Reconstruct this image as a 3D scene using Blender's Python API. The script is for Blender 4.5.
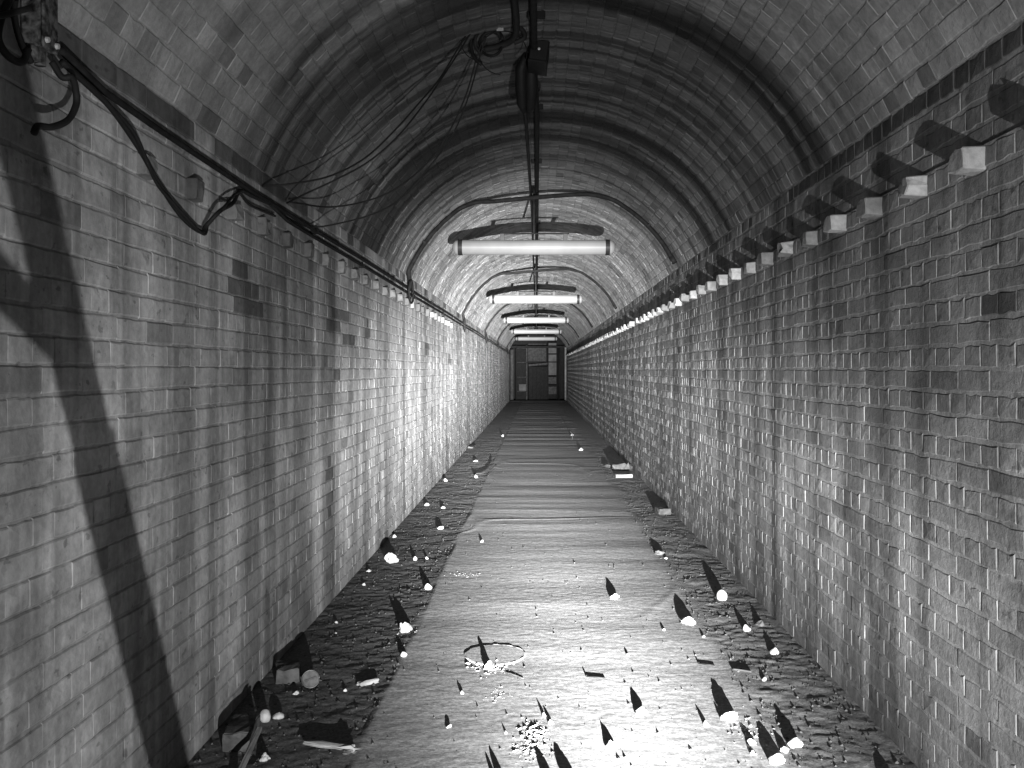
import bpy, bmesh, math, random
import numpy as np
from mathutils import Vector, Matrix

random.seed(7)
rng = np.random.default_rng(7)
for o in list(bpy.data.objects):
    bpy.data.objects.remove(o, do_unlink=True)
scene = bpy.context.scene
COL = scene.collection

# ------------------------------------------------------------------ camera
EYE = 1.42
FPX = 990.0
cam_data = bpy.data.cameras.new('camera')
cam = bpy.data.objects.new('camera', cam_data)
COL.objects.link(cam)
cam.location = (0, 0, EYE)
cam.rotation_euler = (math.radians(90), 0, 0)
cam_data.sensor_width = 36.0
cam_data.lens = FPX / 1024 * 36.0
cam_data.shift_x = -25 / 1024
cam_data.shift_y = -14 / 1024
cam_data.clip_start = 0.03
cam_data.clip_end = 200
scene.camera = cam

# ------------------------------------------------------------------ exposure
vs = scene.view_settings
vs.view_transform = 'Standard'
vs.look = 'None'
vs.gamma = 1
vs.use_curve_mapping = False
vs.exposure = 0.0

# ------------------------------------------------------------------ world (near darkness below ground)
world = bpy.data.worlds.new('world')
scene.world = world
world.use_nodes = True
world.node_tree.nodes['Background'].inputs[0].default_value = (1, 1, 1, 1)
world.node_tree.nodes['Background'].inputs[1].default_value = 0.01

# ------------------------------------------------------------------ the photographer's torch, low on the right behind the tripod
LIGHT = Vector((0.62, -0.8, 0.40))
AIM = Vector((math.sin(math.radians(-3.5)), 1.0, math.tan(math.radians(3.3)))).normalized()
TORCH_POWER = 23.5
BEAM = [(14000.0, 3.8), (8500.0, 6.8), (120.0, 18.0), (48.0, 55.0)]     # candela-like weight, width in degrees
ld = bpy.data.lights.new('torch_light', 'SPOT')
torch = bpy.data.objects.new('torch_light', ld)
COL.objects.link(torch)
torch.location = LIGHT
torch.rotation_euler = AIM.to_track_quat('-Z', 'Y').to_euler()
ld.spot_size = math.radians(170)
ld.spot_blend = 0.35
ld.shadow_soft_size = 0.004
ld.energy = 1.0
ld.use_nodes = True
nt = ld.node_tree
for n in list(nt.nodes):
    nt.nodes.remove(n)
def ln(t, **kw):
    n = nt.nodes.new(t)
    for k, v in kw.items():
        setattr(n, k, v)
    return n
tc = ln('ShaderNodeTexCoord')
dot = ln('ShaderNodeVectorMath', operation='DOT_PRODUCT')
nt.links.new(tc.outputs['Normal'], dot.inputs[0])
dot.inputs[1].default_value = (0, 0, -1)
ab = ln('ShaderNodeMath', operation='ABSOLUTE')
nt.links.new(dot.outputs['Value'], ab.inputs[0])
mn = ln('ShaderNodeMath', operation='MINIMUM')
nt.links.new(ab.outputs[0], mn.inputs[0]); mn.inputs[1].default_value = 1.0
ac = ln('ShaderNodeMath', operation='ARCCOSINE')
nt.links.new(mn.outputs[0], ac.inputs[0])
last = None
for amp, wid in BEAM:
    a = ln('ShaderNodeMath', operation='DIVIDE')
    nt.links.new(ac.outputs[0], a.inputs[0]); a.inputs[1].default_value = math.radians(wid)
    b = ln('ShaderNodeMath', operation='POWER')
    nt.links.new(a.outputs[0], b.inputs[0]); b.inputs[1].default_value = 2.0
    c = ln('ShaderNodeMath', operation='MULTIPLY')
    nt.links.new(b.outputs[0], c.inputs[0]); c.inputs[1].default_value = -1.0
    e = ln('ShaderNodeMath', operation='EXPONENT')
    nt.links.new(c.outputs[0], e.inputs[0])
    m = ln('ShaderNodeMath', operation='MULTIPLY')
    nt.links.new(e.outputs[0], m.inputs[0]); m.inputs[1].default_value = amp * TORCH_POWER
    if last is None:
        last = m
    else:
        s = ln('ShaderNodeMath', operation='ADD')
        nt.links.new(last.outputs[0], s.inputs[0]); nt.links.new(m.outputs[0], s.inputs[1])
        last = s
em = ln('ShaderNodeEmission')
out = ln('ShaderNodeOutputLight')
nt.links.new(last.outputs[0], em.inputs['Strength'])
nt.links.new(em.outputs[0], out.inputs[0])

# ================================================================== helpers
def tag(o, label=None, cat=None, group=None, kind=None):
    if label: o['label'] = label
    if cat: o['category'] = cat
    if group: o['group'] = group
    if kind: o['kind'] = kind
    return o

def empty(name, loc=(0, 0, 0), rotz=0.0):
    o = bpy.data.objects.new(name, None)
    COL.objects.link(o)
    o.location = loc
    o.rotation_euler = (0, 0, rotz)
    o.empty_display_size = 0.1
    return o

def link(name, me, parent=None, loc=None, mat=None, smooth=False):
    o = bpy.data.objects.new(name, me)
    COL.objects.link(o)
    if mat is not None and not me.materials:
        me.materials.append(mat)
    if loc is not None: o.location = loc
    if parent is not None: o.parent = parent
    if smooth:
        me.polygons.foreach_set('use_smooth', [True] * len(me.polygons))
    return o

def pymesh(name, verts, faces):
    me = bpy.data.meshes.new(name)
    me.from_pydata([tuple(v) for v in verts], [], [tuple(f) for f in faces])
    me.update()
    return me

def bm_obj(name, bm, mat, parent=None, loc=None, smooth=False):
    me = bpy.data.meshes.new(name)
    bmesh.ops.recalc_face_normals(bm, faces=bm.faces)
    bm.to_mesh(me); bm.free()
    return link(name, me, parent, loc, mat, smooth)

def add_box(bm, lo, hi, mtx=None, bevel=0.0, seg=1):
    c = [(a + b) / 2 for a, b in zip(lo, hi)]
    s = [abs(b - a) for a, b in zip(lo, hi)]
    m = Matrix.Translation(c) @ Matrix.Diagonal((*s, 1))
    if mtx is not None: m = mtx @ m
    r = bmesh.ops.create_cube(bm, size=1.0, matrix=m)
    if bevel > 0:
        es = list({e for v in r['verts'] for e in v.link_edges})
        bmesh.ops.bevel(bm, geom=es, offset=bevel, segments=seg, affect='EDGES', profile=0.5)

def box_obj(name, lo, hi, mat, parent=None, bevel=0.0, mtx=None, seg=1):
    bm = bmesh.new()
    add_box(bm, lo, hi, mtx, bevel, seg)
    return bm_obj(name, bm, mat, parent)

def catmull(pts, n=8):
    pts = [Vector(p) for p in pts]
    if len(pts) < 3: return pts
    P = [pts[0] * 2 - pts[1]] + pts + [pts[-1] * 2 - pts[-2]]
    out = []
    for i in range(1, len(P) - 2):
        p0, p1, p2, p3 = P[i - 1], P[i], P[i + 1], P[i + 2]
        for k in range(n):
            t = k / n
            out.append(0.5 * ((2 * p1) + (p2 - p0) * t + (2 * p0 - 5 * p1 + 4 * p2 - p3) * t * t
                              + (3 * p1 - p0 - 3 * p2 + p3) * t ** 3))
    out.append(pts[-1])
    return out

def add_tube(bm, pts, rad, sides=8, caps=True):
    pts = [Vector(p) for p in pts]
    n = len(pts)
    rads = rad if isinstance(rad, (list, tuple)) else [rad] * n
    tans = []
    for i in range(n):
        a = pts[max(i - 1, 0)]; b = pts[min(i + 1, n - 1)]
        tans.append((b - a).normalized())
    ref = Vector((0, 0, 1)) if abs(tans[0].z) < 0.9 else Vector((1, 0, 0))
    nx = tans[0].cross(ref).normalized()
    rings = []
    for i in range(n):
        t = tans[i]
        nx = (nx - t * nx.dot(t)).normalized()
        ny = t.cross(nx)
        rings.append([bm.verts.new(pts[i] + (nx * math.cos(2 * math.pi * k / sides) + ny * math.sin(2 * math.pi * k / sides)) * rads[i])
                      for k in range(sides)])
    for i in range(n - 1):
        for k in range(sides):
            bm.faces.new((rings[i][k], rings[i][(k + 1) % sides], rings[i + 1][(k + 1) % sides], rings[i + 1][k]))
    if caps:
        bm.faces.new(rings[0][::-1]); bm.faces.new(rings[-1])

def tube_obj(name, pts, rad, mat, parent=None, sides=8, smooth=True):
    bm = bmesh.new()
    add_tube(bm, pts, rad, sides)
    return bm_obj(name, bm, mat, parent, smooth=smooth)

def px(x, y, d):
    """point at distance d along the tunnel, seen at photo pixel x, y (survey of the photograph)"""
    return Vector(((x - 537) * d / FPX, d, EYE + (370 - y) * d / FPX))

def on_floor(x, y):
    d = FPX * EYE / (y - 370)
    return (x - 537) * d / FPX, d

# smooth value noise in numpy
def vnoise(x, y, seed=0):
    x = np.asarray(x, float); y = np.asarray(y, float)
    xi = np.floor(x).astype(np.int64); yi = np.floor(y).astype(np.int64)
    fx = x - xi; fy = y - yi
    fx = fx * fx * (3 - 2 * fx); fy = fy * fy * (3 - 2 * fy)
    def h(a, b):
        n = (a * 374761393 + b * 668265263 + seed * 974711) & 0x7fffffff
        n = ((n ^ (n >> 13)) * 1274126177) & 0x7fffffff
        n = (n ^ (n >> 16)) & 0xffff
        return n / 65535.0
    return ((h(xi, yi) * (1 - fx) + h(xi + 1, yi) * fx) * (1 - fy)
            + (h(xi, yi + 1) * (1 - fx) + h(xi + 1, yi + 1) * fx) * fy) * 2 - 1

def sstep(a, b, x):
    t = np.clip((np.asarray(x, float) - a) / (b - a), 0, 1)
    return t * t * (3 - 2 * t)

# ================================================================== materials
class NB:
    def __init__(self, name):
        self.m = bpy.data.materials.new(name)
        self.m.use_nodes = True
        self.t = self.m.node_tree
        self.bsdf = self.t.nodes['Principled BSDF']
    def n(self, typ, **kw):
        nd = self.t.nodes.new(typ)
        for k, v in kw.items(): setattr(nd, k, v)
        return nd
    def l(self, a, b): self.t.links.new(a, b)
    def val(self, s, sock):
        if isinstance(s, (int, float)): sock.default_value = s
        else: self.l(s, sock)
    def math(self, op, a, b=0.0, clamp=False):
        nd = self.n('ShaderNodeMath', operation=op, use_clamp=clamp)
        self.val(a, nd.inputs[0]); self.val(b, nd.inputs[1])
        return nd.outputs[0]
    def rng(self, v, a, b, c, d, smooth=True):
        nd = self.n('ShaderNodeMapRange')
        nd.interpolation_type = 'SMOOTHSTEP' if smooth else 'LINEAR'
        self.val(v, nd.inputs[0])
        for i, q in enumerate((a, b, c, d)): nd.inputs[i + 1].default_value = q
        return nd.outputs[0]
    def pos(self):
        if not hasattr(self, '_p'): self._p = self.n('ShaderNodeNewGeometry').outputs['Position']
        return self._p
    def obj(self):
        if not hasattr(self, '_o'): self._o = self.n('ShaderNodeTexCoord').outputs['Object']
        return self._o
    def noise(self, vec, scale=(1, 1, 1), s=1.0, detail=4.0, rough=0.55, offs=(0, 0, 0)):
        mp = self.n('ShaderNodeMapping')
        mp.inputs['Scale'].default_value = scale
        mp.inputs['Location'].default_value = offs
        self.l(vec, mp.inputs['Vector'])
        nd = self.n('ShaderNodeTexNoise')
        nd.inputs['Scale'].default_value = s
        nd.inputs['Detail'].default_value = detail
        nd.inputs['Roughness'].default_value = rough
        self.l(mp.outputs[0], nd.inputs['Vector'])
        return nd.outputs['Fac']
    def grey(self, v):
        cb = self.n('ShaderNodeCombineColor')
        for i in range(3): self.val(v, cb.inputs[i])
        self.l(cb.outputs[0], self.bsdf.inputs['Base Color'])
    def bump(self, h, dist, strength=1.0):
        b = self.n('ShaderNodeBump')
        b.inputs['Distance'].default_value = dist
        b.inputs['Strength'].default_value = strength
        self.l(h, b.inputs['Height'])
        self.l(b.outputs[0], self.bsdf.inputs['Normal'])
    def rough(self, v): self.val(v, self.bsdf.inputs['Roughness'])

def simple(name, g, rough=0.6, metal=0.0, var=0.15, scale=20.0, bump=0.0):
    g *= 0.52
    b = NB(name)
    nz = b.noise(b.obj(), s=scale)
    b.grey(b.rng(nz, 0.3, 0.7, g * (1 - var), g * (1 + var)))
    b.rough(rough)
    b.bsdf.inputs['Metallic'].default_value = metal
    if bump: b.bump(nz, bump)
    b.bsdf.inputs['Specular IOR Level'].default_value = 0.08 if g < 0.1 else 0.25
    return b.m

DAMP = {'left': [(4.62, 0.07, 0.5), (4.95, 0.10, 0.45), (6.1, 0.10, 0.5), (6.85, 0.16, 0.5)], 'right': [(5.59, 0.11, 0.5), (6.39, 0.12, 0.5), (8.7, 0.2, 0.3)]}
def brick_mat(name, base, where, source):
    """limewashed brick; source: 'face' tint attribute of a joined mesh, 'object' tint property, or None (mortar)"""
    b = NB(name)
    p = b.pos()
    if source:
        at = b.n('ShaderNodeAttribute', attribute_name='tint', attribute_type='GEOMETRY' if source == 'face' else 'OBJECT')
        tint = at.outputs['Fac']
    else:
        tint = 1.0
    blotch = b.rng(b.noise(p, s=5.0, detail=5), 0.3, 0.7, 0.80, 1.12)
    speck = b.rng(b.noise(p, s=45.0, detail=3), 0.3, 0.7, 0.86, 1.1)
    if where == 'arch':
        ring = b.noise(p, scale=(0.22, 1.9, 0.22), s=1.0, detail=4.0, rough=0.6)
        dirt_shade = b.rng(ring, 0.41, 0.55, 0.22, 1.08)
        sep = b.n('ShaderNodeSeparateXYZ'); b.l(p, sep.inputs[0])
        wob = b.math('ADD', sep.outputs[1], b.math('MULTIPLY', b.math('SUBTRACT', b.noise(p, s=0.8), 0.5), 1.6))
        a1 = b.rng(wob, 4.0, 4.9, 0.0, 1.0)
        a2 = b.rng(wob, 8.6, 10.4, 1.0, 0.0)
        soot = b.math('MULTIPLY', a1, a2)  # sooty staining mixed with shade painted over the dim middle stretch
        crown = b.rng(sep.outputs[2], 2.6, 3.05, 0.0, 1.0)      # sooty stain and painted shade both deepen at the crown
        soot_shade_f = b.math('SUBTRACT', 1.0, b.math('MULTIPLY', soot, b.math('ADD', 0.55, b.math('MULTIPLY', crown, 0.20))))
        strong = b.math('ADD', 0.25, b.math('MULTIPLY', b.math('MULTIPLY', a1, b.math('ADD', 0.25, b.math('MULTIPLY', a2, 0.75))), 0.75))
        dirt_shade = b.math('ADD', b.math('MULTIPLY', dirt_shade, strong), b.math('MULTIPLY', b.math('SUBTRACT', 1.0, strong), 0.85))
        near_dim = b.rng(wob, 4.0, 9.5, 0.60, 1.0)                 # torch falloff painted into the vault: dimmer towards this end
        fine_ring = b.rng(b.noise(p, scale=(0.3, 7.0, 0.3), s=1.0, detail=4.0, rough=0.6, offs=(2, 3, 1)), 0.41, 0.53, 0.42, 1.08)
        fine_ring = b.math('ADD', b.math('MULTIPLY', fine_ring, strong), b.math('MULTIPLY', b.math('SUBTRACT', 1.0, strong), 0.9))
        dirt_shade = b.math('MULTIPLY', b.math('MULTIPLY', dirt_shade, soot_shade_f), b.math('MULTIPLY', near_dim, fine_ring))  # ring stains combined with the shade painted along the vault
    else:
        st = b.noise(p, scale=(0.6, 3.2, 0.16), s=1.0, detail=4.0, rough=0.62, offs=(0, 0.4 if where == 'left' else 5.1, 0))
        dirt_shade = b.rng(st, 0.40, 0.57, 0.55, 1.06)
        big = b.rng(b.noise(p, s=0.5, detail=3, offs=(3, 1, 0)), 0.3, 0.7, 0.85, 1.08)
        mid_ = b.rng(b.noise(p, scale=(1, 1, 0.8), s=2.4, detail=6, rough=0.7, offs=(1, 7, 2)), 0.36, 0.56, 0.74, 1.06)
        dirt_shade = b.math('MULTIPLY', b.math('MULTIPLY', dirt_shade, big), mid_)
        # damp runs where water has come down the wall
        sep = b.n('ShaderNodeSeparateXYZ'); b.l(p, sep.inputs[0])
        yw = b.math('ADD', sep.outputs[1], b.math('MULTIPLY', b.math('SUBTRACT', b.noise(p, s=1.7, detail=3), 0.5), 0.16))
        keep = b.rng(b.noise(p, scale=(1, 5.0, 0.8), s=1.6, detail=4), 0.35, 0.6, 0.25, 1.0)
        for c_, w_, a_ in DAMP[where]:
            g = b.math('EXPONENT', b.math('MULTIPLY', b.math('POWER', b.math('ABSOLUTE', b.math('DIVIDE', b.math('SUBTRACT', yw, c_), w_)), 2.0), -1.0))
            dirt_shade = b.math('MULTIPLY', dirt_shade, b.math('SUBTRACT', 1.0, b.math('MULTIPLY', b.math('MULTIPLY', g, keep), a_)))
    v = b.math('MULTIPLY', b.math('MULTIPLY', tint, blotch), b.math('MULTIPLY', speck, dirt_shade))
    b.grey(b.math('MULTIPLY', v, base))
    b.rough(0.85)
    b.bsdf.inputs['Specular IOR Level'].default_value = 0.12
    if where != 'arch':
        pit = b.rng(b.noise(p, scale=(1, 1, 1.6), s=16.0, detail=3, offs=(4, 4, 4)), 0.30, 0.36, 0.6, 1.0)
        chip = b.rng(b.noise(p, s=3.2, detail=7, rough=0.75, offs=(9, 2, 5)), 0.33, 0.40, 0.72, 1.0)
        v = b.math('MULTIPLY', v, b.math('MULTIPLY', pit, chip))
        b.grey(b.math('MULTIPLY', v, base))
    h = b.math('ADD', b.noise(p, s=38.0, detail=6, rough=0.65), b.math('MULTIPLY', b.noise(p, s=160.0, detail=2), 0.25))
    b.bump(h, 0.0045 if where != 'left' else 0.0025, 0.8)
    return b.m

BASE = {'left': 0.19, 'right': 0.135, 'arch': 0.28}
M_BRICK_F = {k: brick_mat('limewashed_brick_' + k, v, k, 'face') for k, v in BASE.items()}
M_BRICK_O = {k: brick_mat('limewashed_brick_single_' + k, v, k, 'object') for k, v in BASE.items()}
M_MORTAR = {k: brick_mat('mortar_' + k, v * q, k, None) for (k, v), q in zip(BASE.items(), (0.85, 1.25, 1.0))}

M_black = simple('black_rubber', 0.012, 0.55)
M_pipe = simple('dark_painted_steel', 0.012, 0.8, 0.0, 0.4, 30)
M_pipe.node_tree.nodes['Principled BSDF'].inputs['Specular IOR Level'].default_value = 0.06
M_cable = simple('black_cable_sheath', 0.014, 0.65)
M_cable.node_tree.nodes['Principled BSDF'].inputs['Specular IOR Level'].default_value = 0.06
M_rust = simple('rusted_iron', 0.055, 0.6, 0.2, 0.9, 45, 0.006)
M_white_enamel = simple('white_lamp_plastic', 0.15, 0.45, 0, 0.06, 6)
M_standoff = simple('grey_steel_bracket', 0.05, 0.6)
M_pale_metal = simple('pale_grey_steel', 0.45, 0.4, 0.3)
M_stone_white = simple('chalky_white_stone', 0.50, 0.9, 0, 0.12, 30, 0.004)
M_stone_grey = simple('grey_stone', 0.38, 0.9, 0, 0.3, 30, 0.004)
M_stone_dark = simple('dark_stone', 0.12, 0.9, 0, 0.3, 30, 0.004)
M_rubble = simple('loose_dirty_brick', 0.08, 0.85, 0, 0.35, 18, 0.004)
M_slate = simple('pale_slate', 0.28, 0.8, 0, 0.2, 18, 0.002)
M_wood = simple('weathered_grey_wood', 0.12, 0.8, 0, 0.35, 12, 0.002)
M_wood_dark = simple('dark_stained_wood', 0.06, 0.7, 0, 0.35, 12, 0.002)
M_tin = simple('dull_tin', 0.13, 0.45, 0.6, 0.3, 40)
M_dark_metal = simple('dark_grey_metal', 0.008, 0.6)
M_pale_panel = simple('pale_dusty_panel', 0.24, 0.7, 0, 0.2, 4)

# floor: silt over a concrete slab, gravel along both sides
def floor_material():
    b = NB('silted_concrete_floor')
    p = b.pos()
    sep = b.n('ShaderNodeSeparateXYZ'); b.l(p, sep.inputs[0])
    wob = b.math('MULTIPLY', b.math('SUBTRACT', b.noise(p, s=2.5, detail=5), 0.5), 0.35)
    xr = b.math('ADD', sep.outputs[0], wob)
    left = b.rng(sep.outputs[0], -0.70, -0.64, 1.0, 0.0)
    right = b.rng(xr, 0.85, 1.05, 0.0, 1.0)
    fade = b.rng(sep.outputs[1], 7.0, 15.0, 1.0, 0.25)
    side = b.math('MULTIPLY', b.math('MAXIMUM', left, right), fade)
    fleck = b.rng(b.noise(p, s=70, detail=4, rough=0.7), 0.35, 0.7, 0.65, 1.25)
    band = b.rng(b.noise(p, scale=(0.7, 5.0, 1), s=1.0, detail=5, rough=0.65), 0.35, 0.65, 0.85, 1.08)
    slab = b.math('MULTIPLY', b.math('MULTIPLY', fleck, band), 0.23)
    grav = b.math('MULTIPLY', fleck, b.math('ADD', 0.085, b.math('MULTIPLY', right, 0.06)))
    mx = b.n('ShaderNodeMix'); mx.data_type = 'FLOAT'
    b.l(side, mx.inputs[0]); b.l(slab, mx.inputs[2]); b.l(grav, mx.inputs[3])
    b.grey(mx.outputs[0])
    b.rough(0.95)
    b.bsdf.inputs['Specular IOR Level'].default_value = 0.1
    fine = b.math('ADD', b.noise(p, scale=(0.75, 1.3, 1), s=26, detail=6, rough=0.65), b.math('MULTIPLY', b.noise(p, s=140, detail=3), b.math('ADD', 0.10, b.math('MULTIPLY', side, 0.7))))
    b.bump(fine, 0.0014, 0.9)
    return b.m
M_floor = floor_material()
M_gravel = simple('fine_gravel', 0.09, 0.9, 0, 0.5, 3.0)
M_crumb = simple('crumbled_white_mortar', 0.55, 0.95, 0, 0.1, 40)

# ================================================================== tunnel shell
Y0, Y1 = -1.6, 45.0
XL, XR = -1.257, 1.355
ZL, ZR = 2.335, 2.40
R_ARCH = 1.42
chord = Vector((XR - XL, ZR - ZL)); half = chord.length / 2
nrm = Vector((-chord.y, chord.x)).normalized()
mid = Vector(((XL + XR) / 2, (ZL + ZR) / 2))
AC = mid - nrm * math.sqrt(R_ARCH ** 2 - half ** 2)          # centre of the arch in x, z
A_LEFT = math.atan2(ZL - AC.y, XL - AC.x)
A_RIGHT = math.atan2(ZR - AC.y, XR - AC.x)

def arch_pt(ang, r=R_ARCH):
    return AC.x + r * math.cos(ang), AC.y + r * math.sin(ang)

def arch_z(x, inset=0.0):
    r = R_ARCH - inset
    return AC.y + math.sqrt(max(r * r - (x - AC.x) ** 2, 0))

J = 0.0045
JR = 0.0022    # mortar lies this deep behind the brick faces
bm = bmesh.new(); add_box(bm, (XL - 0.25, Y0, -0.2), (XL - J, Y1, ZL + 0.05))
wall_left = tag(bm_obj('wall_left', bm, M_MORTAR['left']), kind='structure')
wall_left['label'] = 'limewashed brick tunnel wall on the left with cables along its top'
bm = bmesh.new(); add_box(bm, (XR + JR, Y0, -0.2), (XR + 0.25, Y1, 2.105)); add_box(bm, (XR + JR + 0.009, Y0, 2.10), (XR + 0.25, Y1, ZR + 0.05))
wall_right = tag(bm_obj('wall_right', bm, M_MORTAR['right']), kind='structure')
wall_right['label'] = 'limewashed brick tunnel wall on the right with a row of jutting brick stubs'

def arch_shell():
    n = 48
    vs_, fs = [], []
    for i in range(n + 1):
        a = A_LEFT + (A_RIGHT - A_LEFT) * i / n
        for r in (R_ARCH + J, R_ARCH + 0.25):
            x, z = arch_pt(a, r)
            vs_ += [(x, Y0, z), (x, Y1, z)]
    for i in range(n):
        q = 4 * i; w = q + 4
        fs += [(q, q + 1, w + 1, w), (q + 2, w + 2, w + 3, q + 3), (q, w, w + 2, q + 2), (q + 1, q + 3, w + 3, w + 1)]
    fs += [(0, 2, 3, 1), (4 * n, 4 * n + 1, 4 * n + 3, 4 * n + 2)]
    return pymesh('ceiling', vs_, fs)
ceiling = tag(link('ceiling', arch_shell(), mat=M_MORTAR['arch']), kind='structure')
ceiling['label'] = 'sooty brick barrel vault over the tunnel'

# ---- brick shapes: local x along the course, y across it, z out of the wall; front face at z = 0
def brick_shape(length, height, detailed, rs, j=0.0022, xin=1.0):
    hx, hy = length / 2, height / 2
    if detailed:
        ring = [(-1, -1), (-0.33, -1), (0.33, -1), (1, -1), (1, 1), (0.33, 1), (-0.33, 1), (-1, 1)]
    else:
        ring = [(-1, -1), (1, -1), (1, 1), (-1, 1)]
    vs_ = []
    outer = [(hx * a + rs.normal(0, j * min(1, xin + 0.1)), hy * b + rs.normal(0, j)) for a, b in ring]
    ins = 0.003 + rs.uniform(0, 0.0025)
    tl = rs.normal(0, 0.0004, 3)
    for (x, y) in outer: vs_.append((x, y, -0.03))
    for (x, y) in outer: vs_.append((x, y, -0.003 + rs.normal(0, 0.0004)))
    for (x, y), (a, b) in zip(outer, ring):
        sx = 1 if abs(a) == 1 else 0.0
        vs_.append((x - math.copysign(ins * xin, a) * sx, y - math.copysign(ins, b), tl[0] + tl[1] * a + tl[2] * b + rs.normal(0, 0.0003)))
    n = len(ring)
    fs = []
    for k in range(n):
        k2 = (k + 1) % n
        fs.append((k, k2, n + k2, n + k)); fs.append((n + k, n + k2, 2 * n + k2, 2 * n + k))
    if detailed:
        vs_.append((0, 0, tl[0] + 0.001 + rs.normal(0, 0.0008)))
        for k in range(n):
            fs.append((2 * n + k, 2 * n + (k + 1) % n, 3 * n, 3 * n)[:3])
    else:
        fs.append((8, 9, 10, 11))
    return np.array(vs_), fs

HEAD, STR, PITCH_Y = 0.1025, 0.215, 0.1125
NV = 12
SH = {}
for key, ex_, hh, jj, xin in (('left', 0.0092, 0.0685, 0.0011, 0.12), ('right', 0.0, 0.0655, 0.0022, 0.6), ('arch', 0.0075, 0.0685, 0.0016, 0.3)):
    for kind, ln_ in (('h', HEAD), ('s', STR)):
        for det in (True, False):
            SH[key, kind, det] = [brick_shape(ln_ + ex_, hh, det, np.random.default_rng(100 + i + (50 if kind == 's' else 0)), jj, xin) for i in range(NV)]

def project(p):
    if p[1] < 0.3: return None
    return 537 + FPX * p[0] / p[1], 370 - FPX * (p[2] - EYE) / p[1]

class Surface:
    """collects bricks on one surface"""
    def __init__(self, key, parent):
        self.key, self.parent, self.items = key, parent, []
    def add(self, c, up, nrm_, kind, tint):
        # c centre of the front face; axes: x = +/-Y so that x cross up = normal
        ex = Vector(up).cross(Vector(nrm_)).normalized()
        self.items.append((Vector(c), ex, Vector(up).normalized(), Vector(nrm_).normalized(), kind, tint, len(self.items) % 1000003))
    def build(self, limit=300):
        scored = []
        for it in self.items:
            c, ex, up, nr, kind, tint, _ = it
            q = project(c)
            if q and -8 < q[0] < 1032 and -8 < q[1] < 776:
                hl = (HEAD if kind == 'h' else STR) / 2
                a = project(c + ex * hl); b2 = project(c - ex * hl); c2 = project(c + up * 0.033); d2 = project(c - up * 0.033)
                if a and b2:
                    area = abs((a[0] - b2[0]) * (c2[1] - d2[1]) - (a[1] - b2[1]) * (c2[0] - d2[0]))
                    scored.append((area, id(it), it))
        scored.sort(key=lambda s: (-s[0], s[2][6]))
        top = [s[2] for s in scored[:limit]]
        chosen = set(it[6] for it in top)
        # individual bricks share mesh data
        meshes = {}
        for kind in 'hs':
            for i, (v, f) in enumerate(SH[self.key, kind, True]):
                me = pymesh('brick', v, f); me.materials.append(M_BRICK_O[self.key]); meshes[kind, i] = me
        for it in top:
            c, ex, up, nr, kind, tint, idx = it
            o = bpy.data.objects.new('brick', meshes[kind, idx % NV])
            COL.objects.link(o)
            o.matrix_world = Matrix(((ex.x, up.x, nr.x, c.x), (ex.y, up.y, nr.y, c.y), (ex.z, up.z, nr.z, c.z), (0, 0, 0, 1)))
            o.parent = self.parent
            o['tint'] = float(tint)
        # the rest: one joined mesh
        allv, allf, tints, base = [], [], [], 0
        groups = {}
        for it in self.items:
            if it[6] in chosen: continue
            det = -0.5 < it[0].y < 8.0
            groups.setdefault((it[4], det, it[6] % NV), []).append(it)
        loops, sizes = [], []
        for (kind, det, i), its in groups.items():
            v, f = SH[self.key, kind, det][i]
            Cc = np.array([tuple(t[0]) for t in its]); EX = np.array([tuple(t[1]) for t in its])
            UP = np.array([tuple(t[2]) for t in its]); NR = np.array([tuple(t[3]) for t in its])
            W = Cc[:, None, :] + v[None, :, 0, None] * EX[:, None, :] + v[None, :, 1, None] * UP[:, None, :] + v[None, :, 2, None] * NR[:, None, :]
            allv.append(W.reshape(-1, 3))
            nb = len(its)
            fl = np.array([q for ff in f for q in ff]); fsz = np.array([len(ff) for ff in f])
            off = base + np.arange(nb) * len(v)
            loops.append((off[:, None] + fl[None, :]).ravel())
            sizes.append(np.tile(fsz, nb))
            tints.append(np.repeat(np.array([t[5] for t in its]), len(f)))
            base += nb * len(v)
        V = np.concatenate(allv); L = np.concatenate(loops); S = np.concatenate(sizes); T = np.concatenate(tints)
        me = bpy.data.meshes.new('bricks')
        me.vertices.add(len(V)); me.vertices.foreach_set('co', V.ravel())
        me.loops.add(len(L)); me.loops.foreach_set('vertex_index', L.astype(np.int32))
        me.polygons.add(len(S))
        me.polygons.foreach_set('loop_start', np.concatenate([[0], np.cumsum(S)[:-1]]).astype(np.int32))
        me.update(calc_edges=True); me.validate()
        me.shade_flat()
        at = me.attributes.new('tint', 'FLOAT', 'FACE')
        at.data.foreach_set('value', T.astype(np.float32))
        me.materials.append(M_BRICK_F[self.key])
        o = link('bricks', me, self.parent)
        o['kind'] = 'stuff'
        print(self.key, 'bricks', len(self.items), 'polys', len(S))

def rtint(sd=0.075):
    t = random.gauss(1.0, sd)
    if random.random() < 0.03: t *= random.uniform(0.6, 0.85)
    return max(0.35, min(1.25, t))

STUB_K = 27
stub_r = [3.04 + 0.449 * i for i in range(-3, 93)]
stub_l = [2.70 + 0.45 * i for i in range(1, 27)]

def near_any(y, lst, tol):
    return any(abs(y - s) < tol for s in lst)

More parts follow.
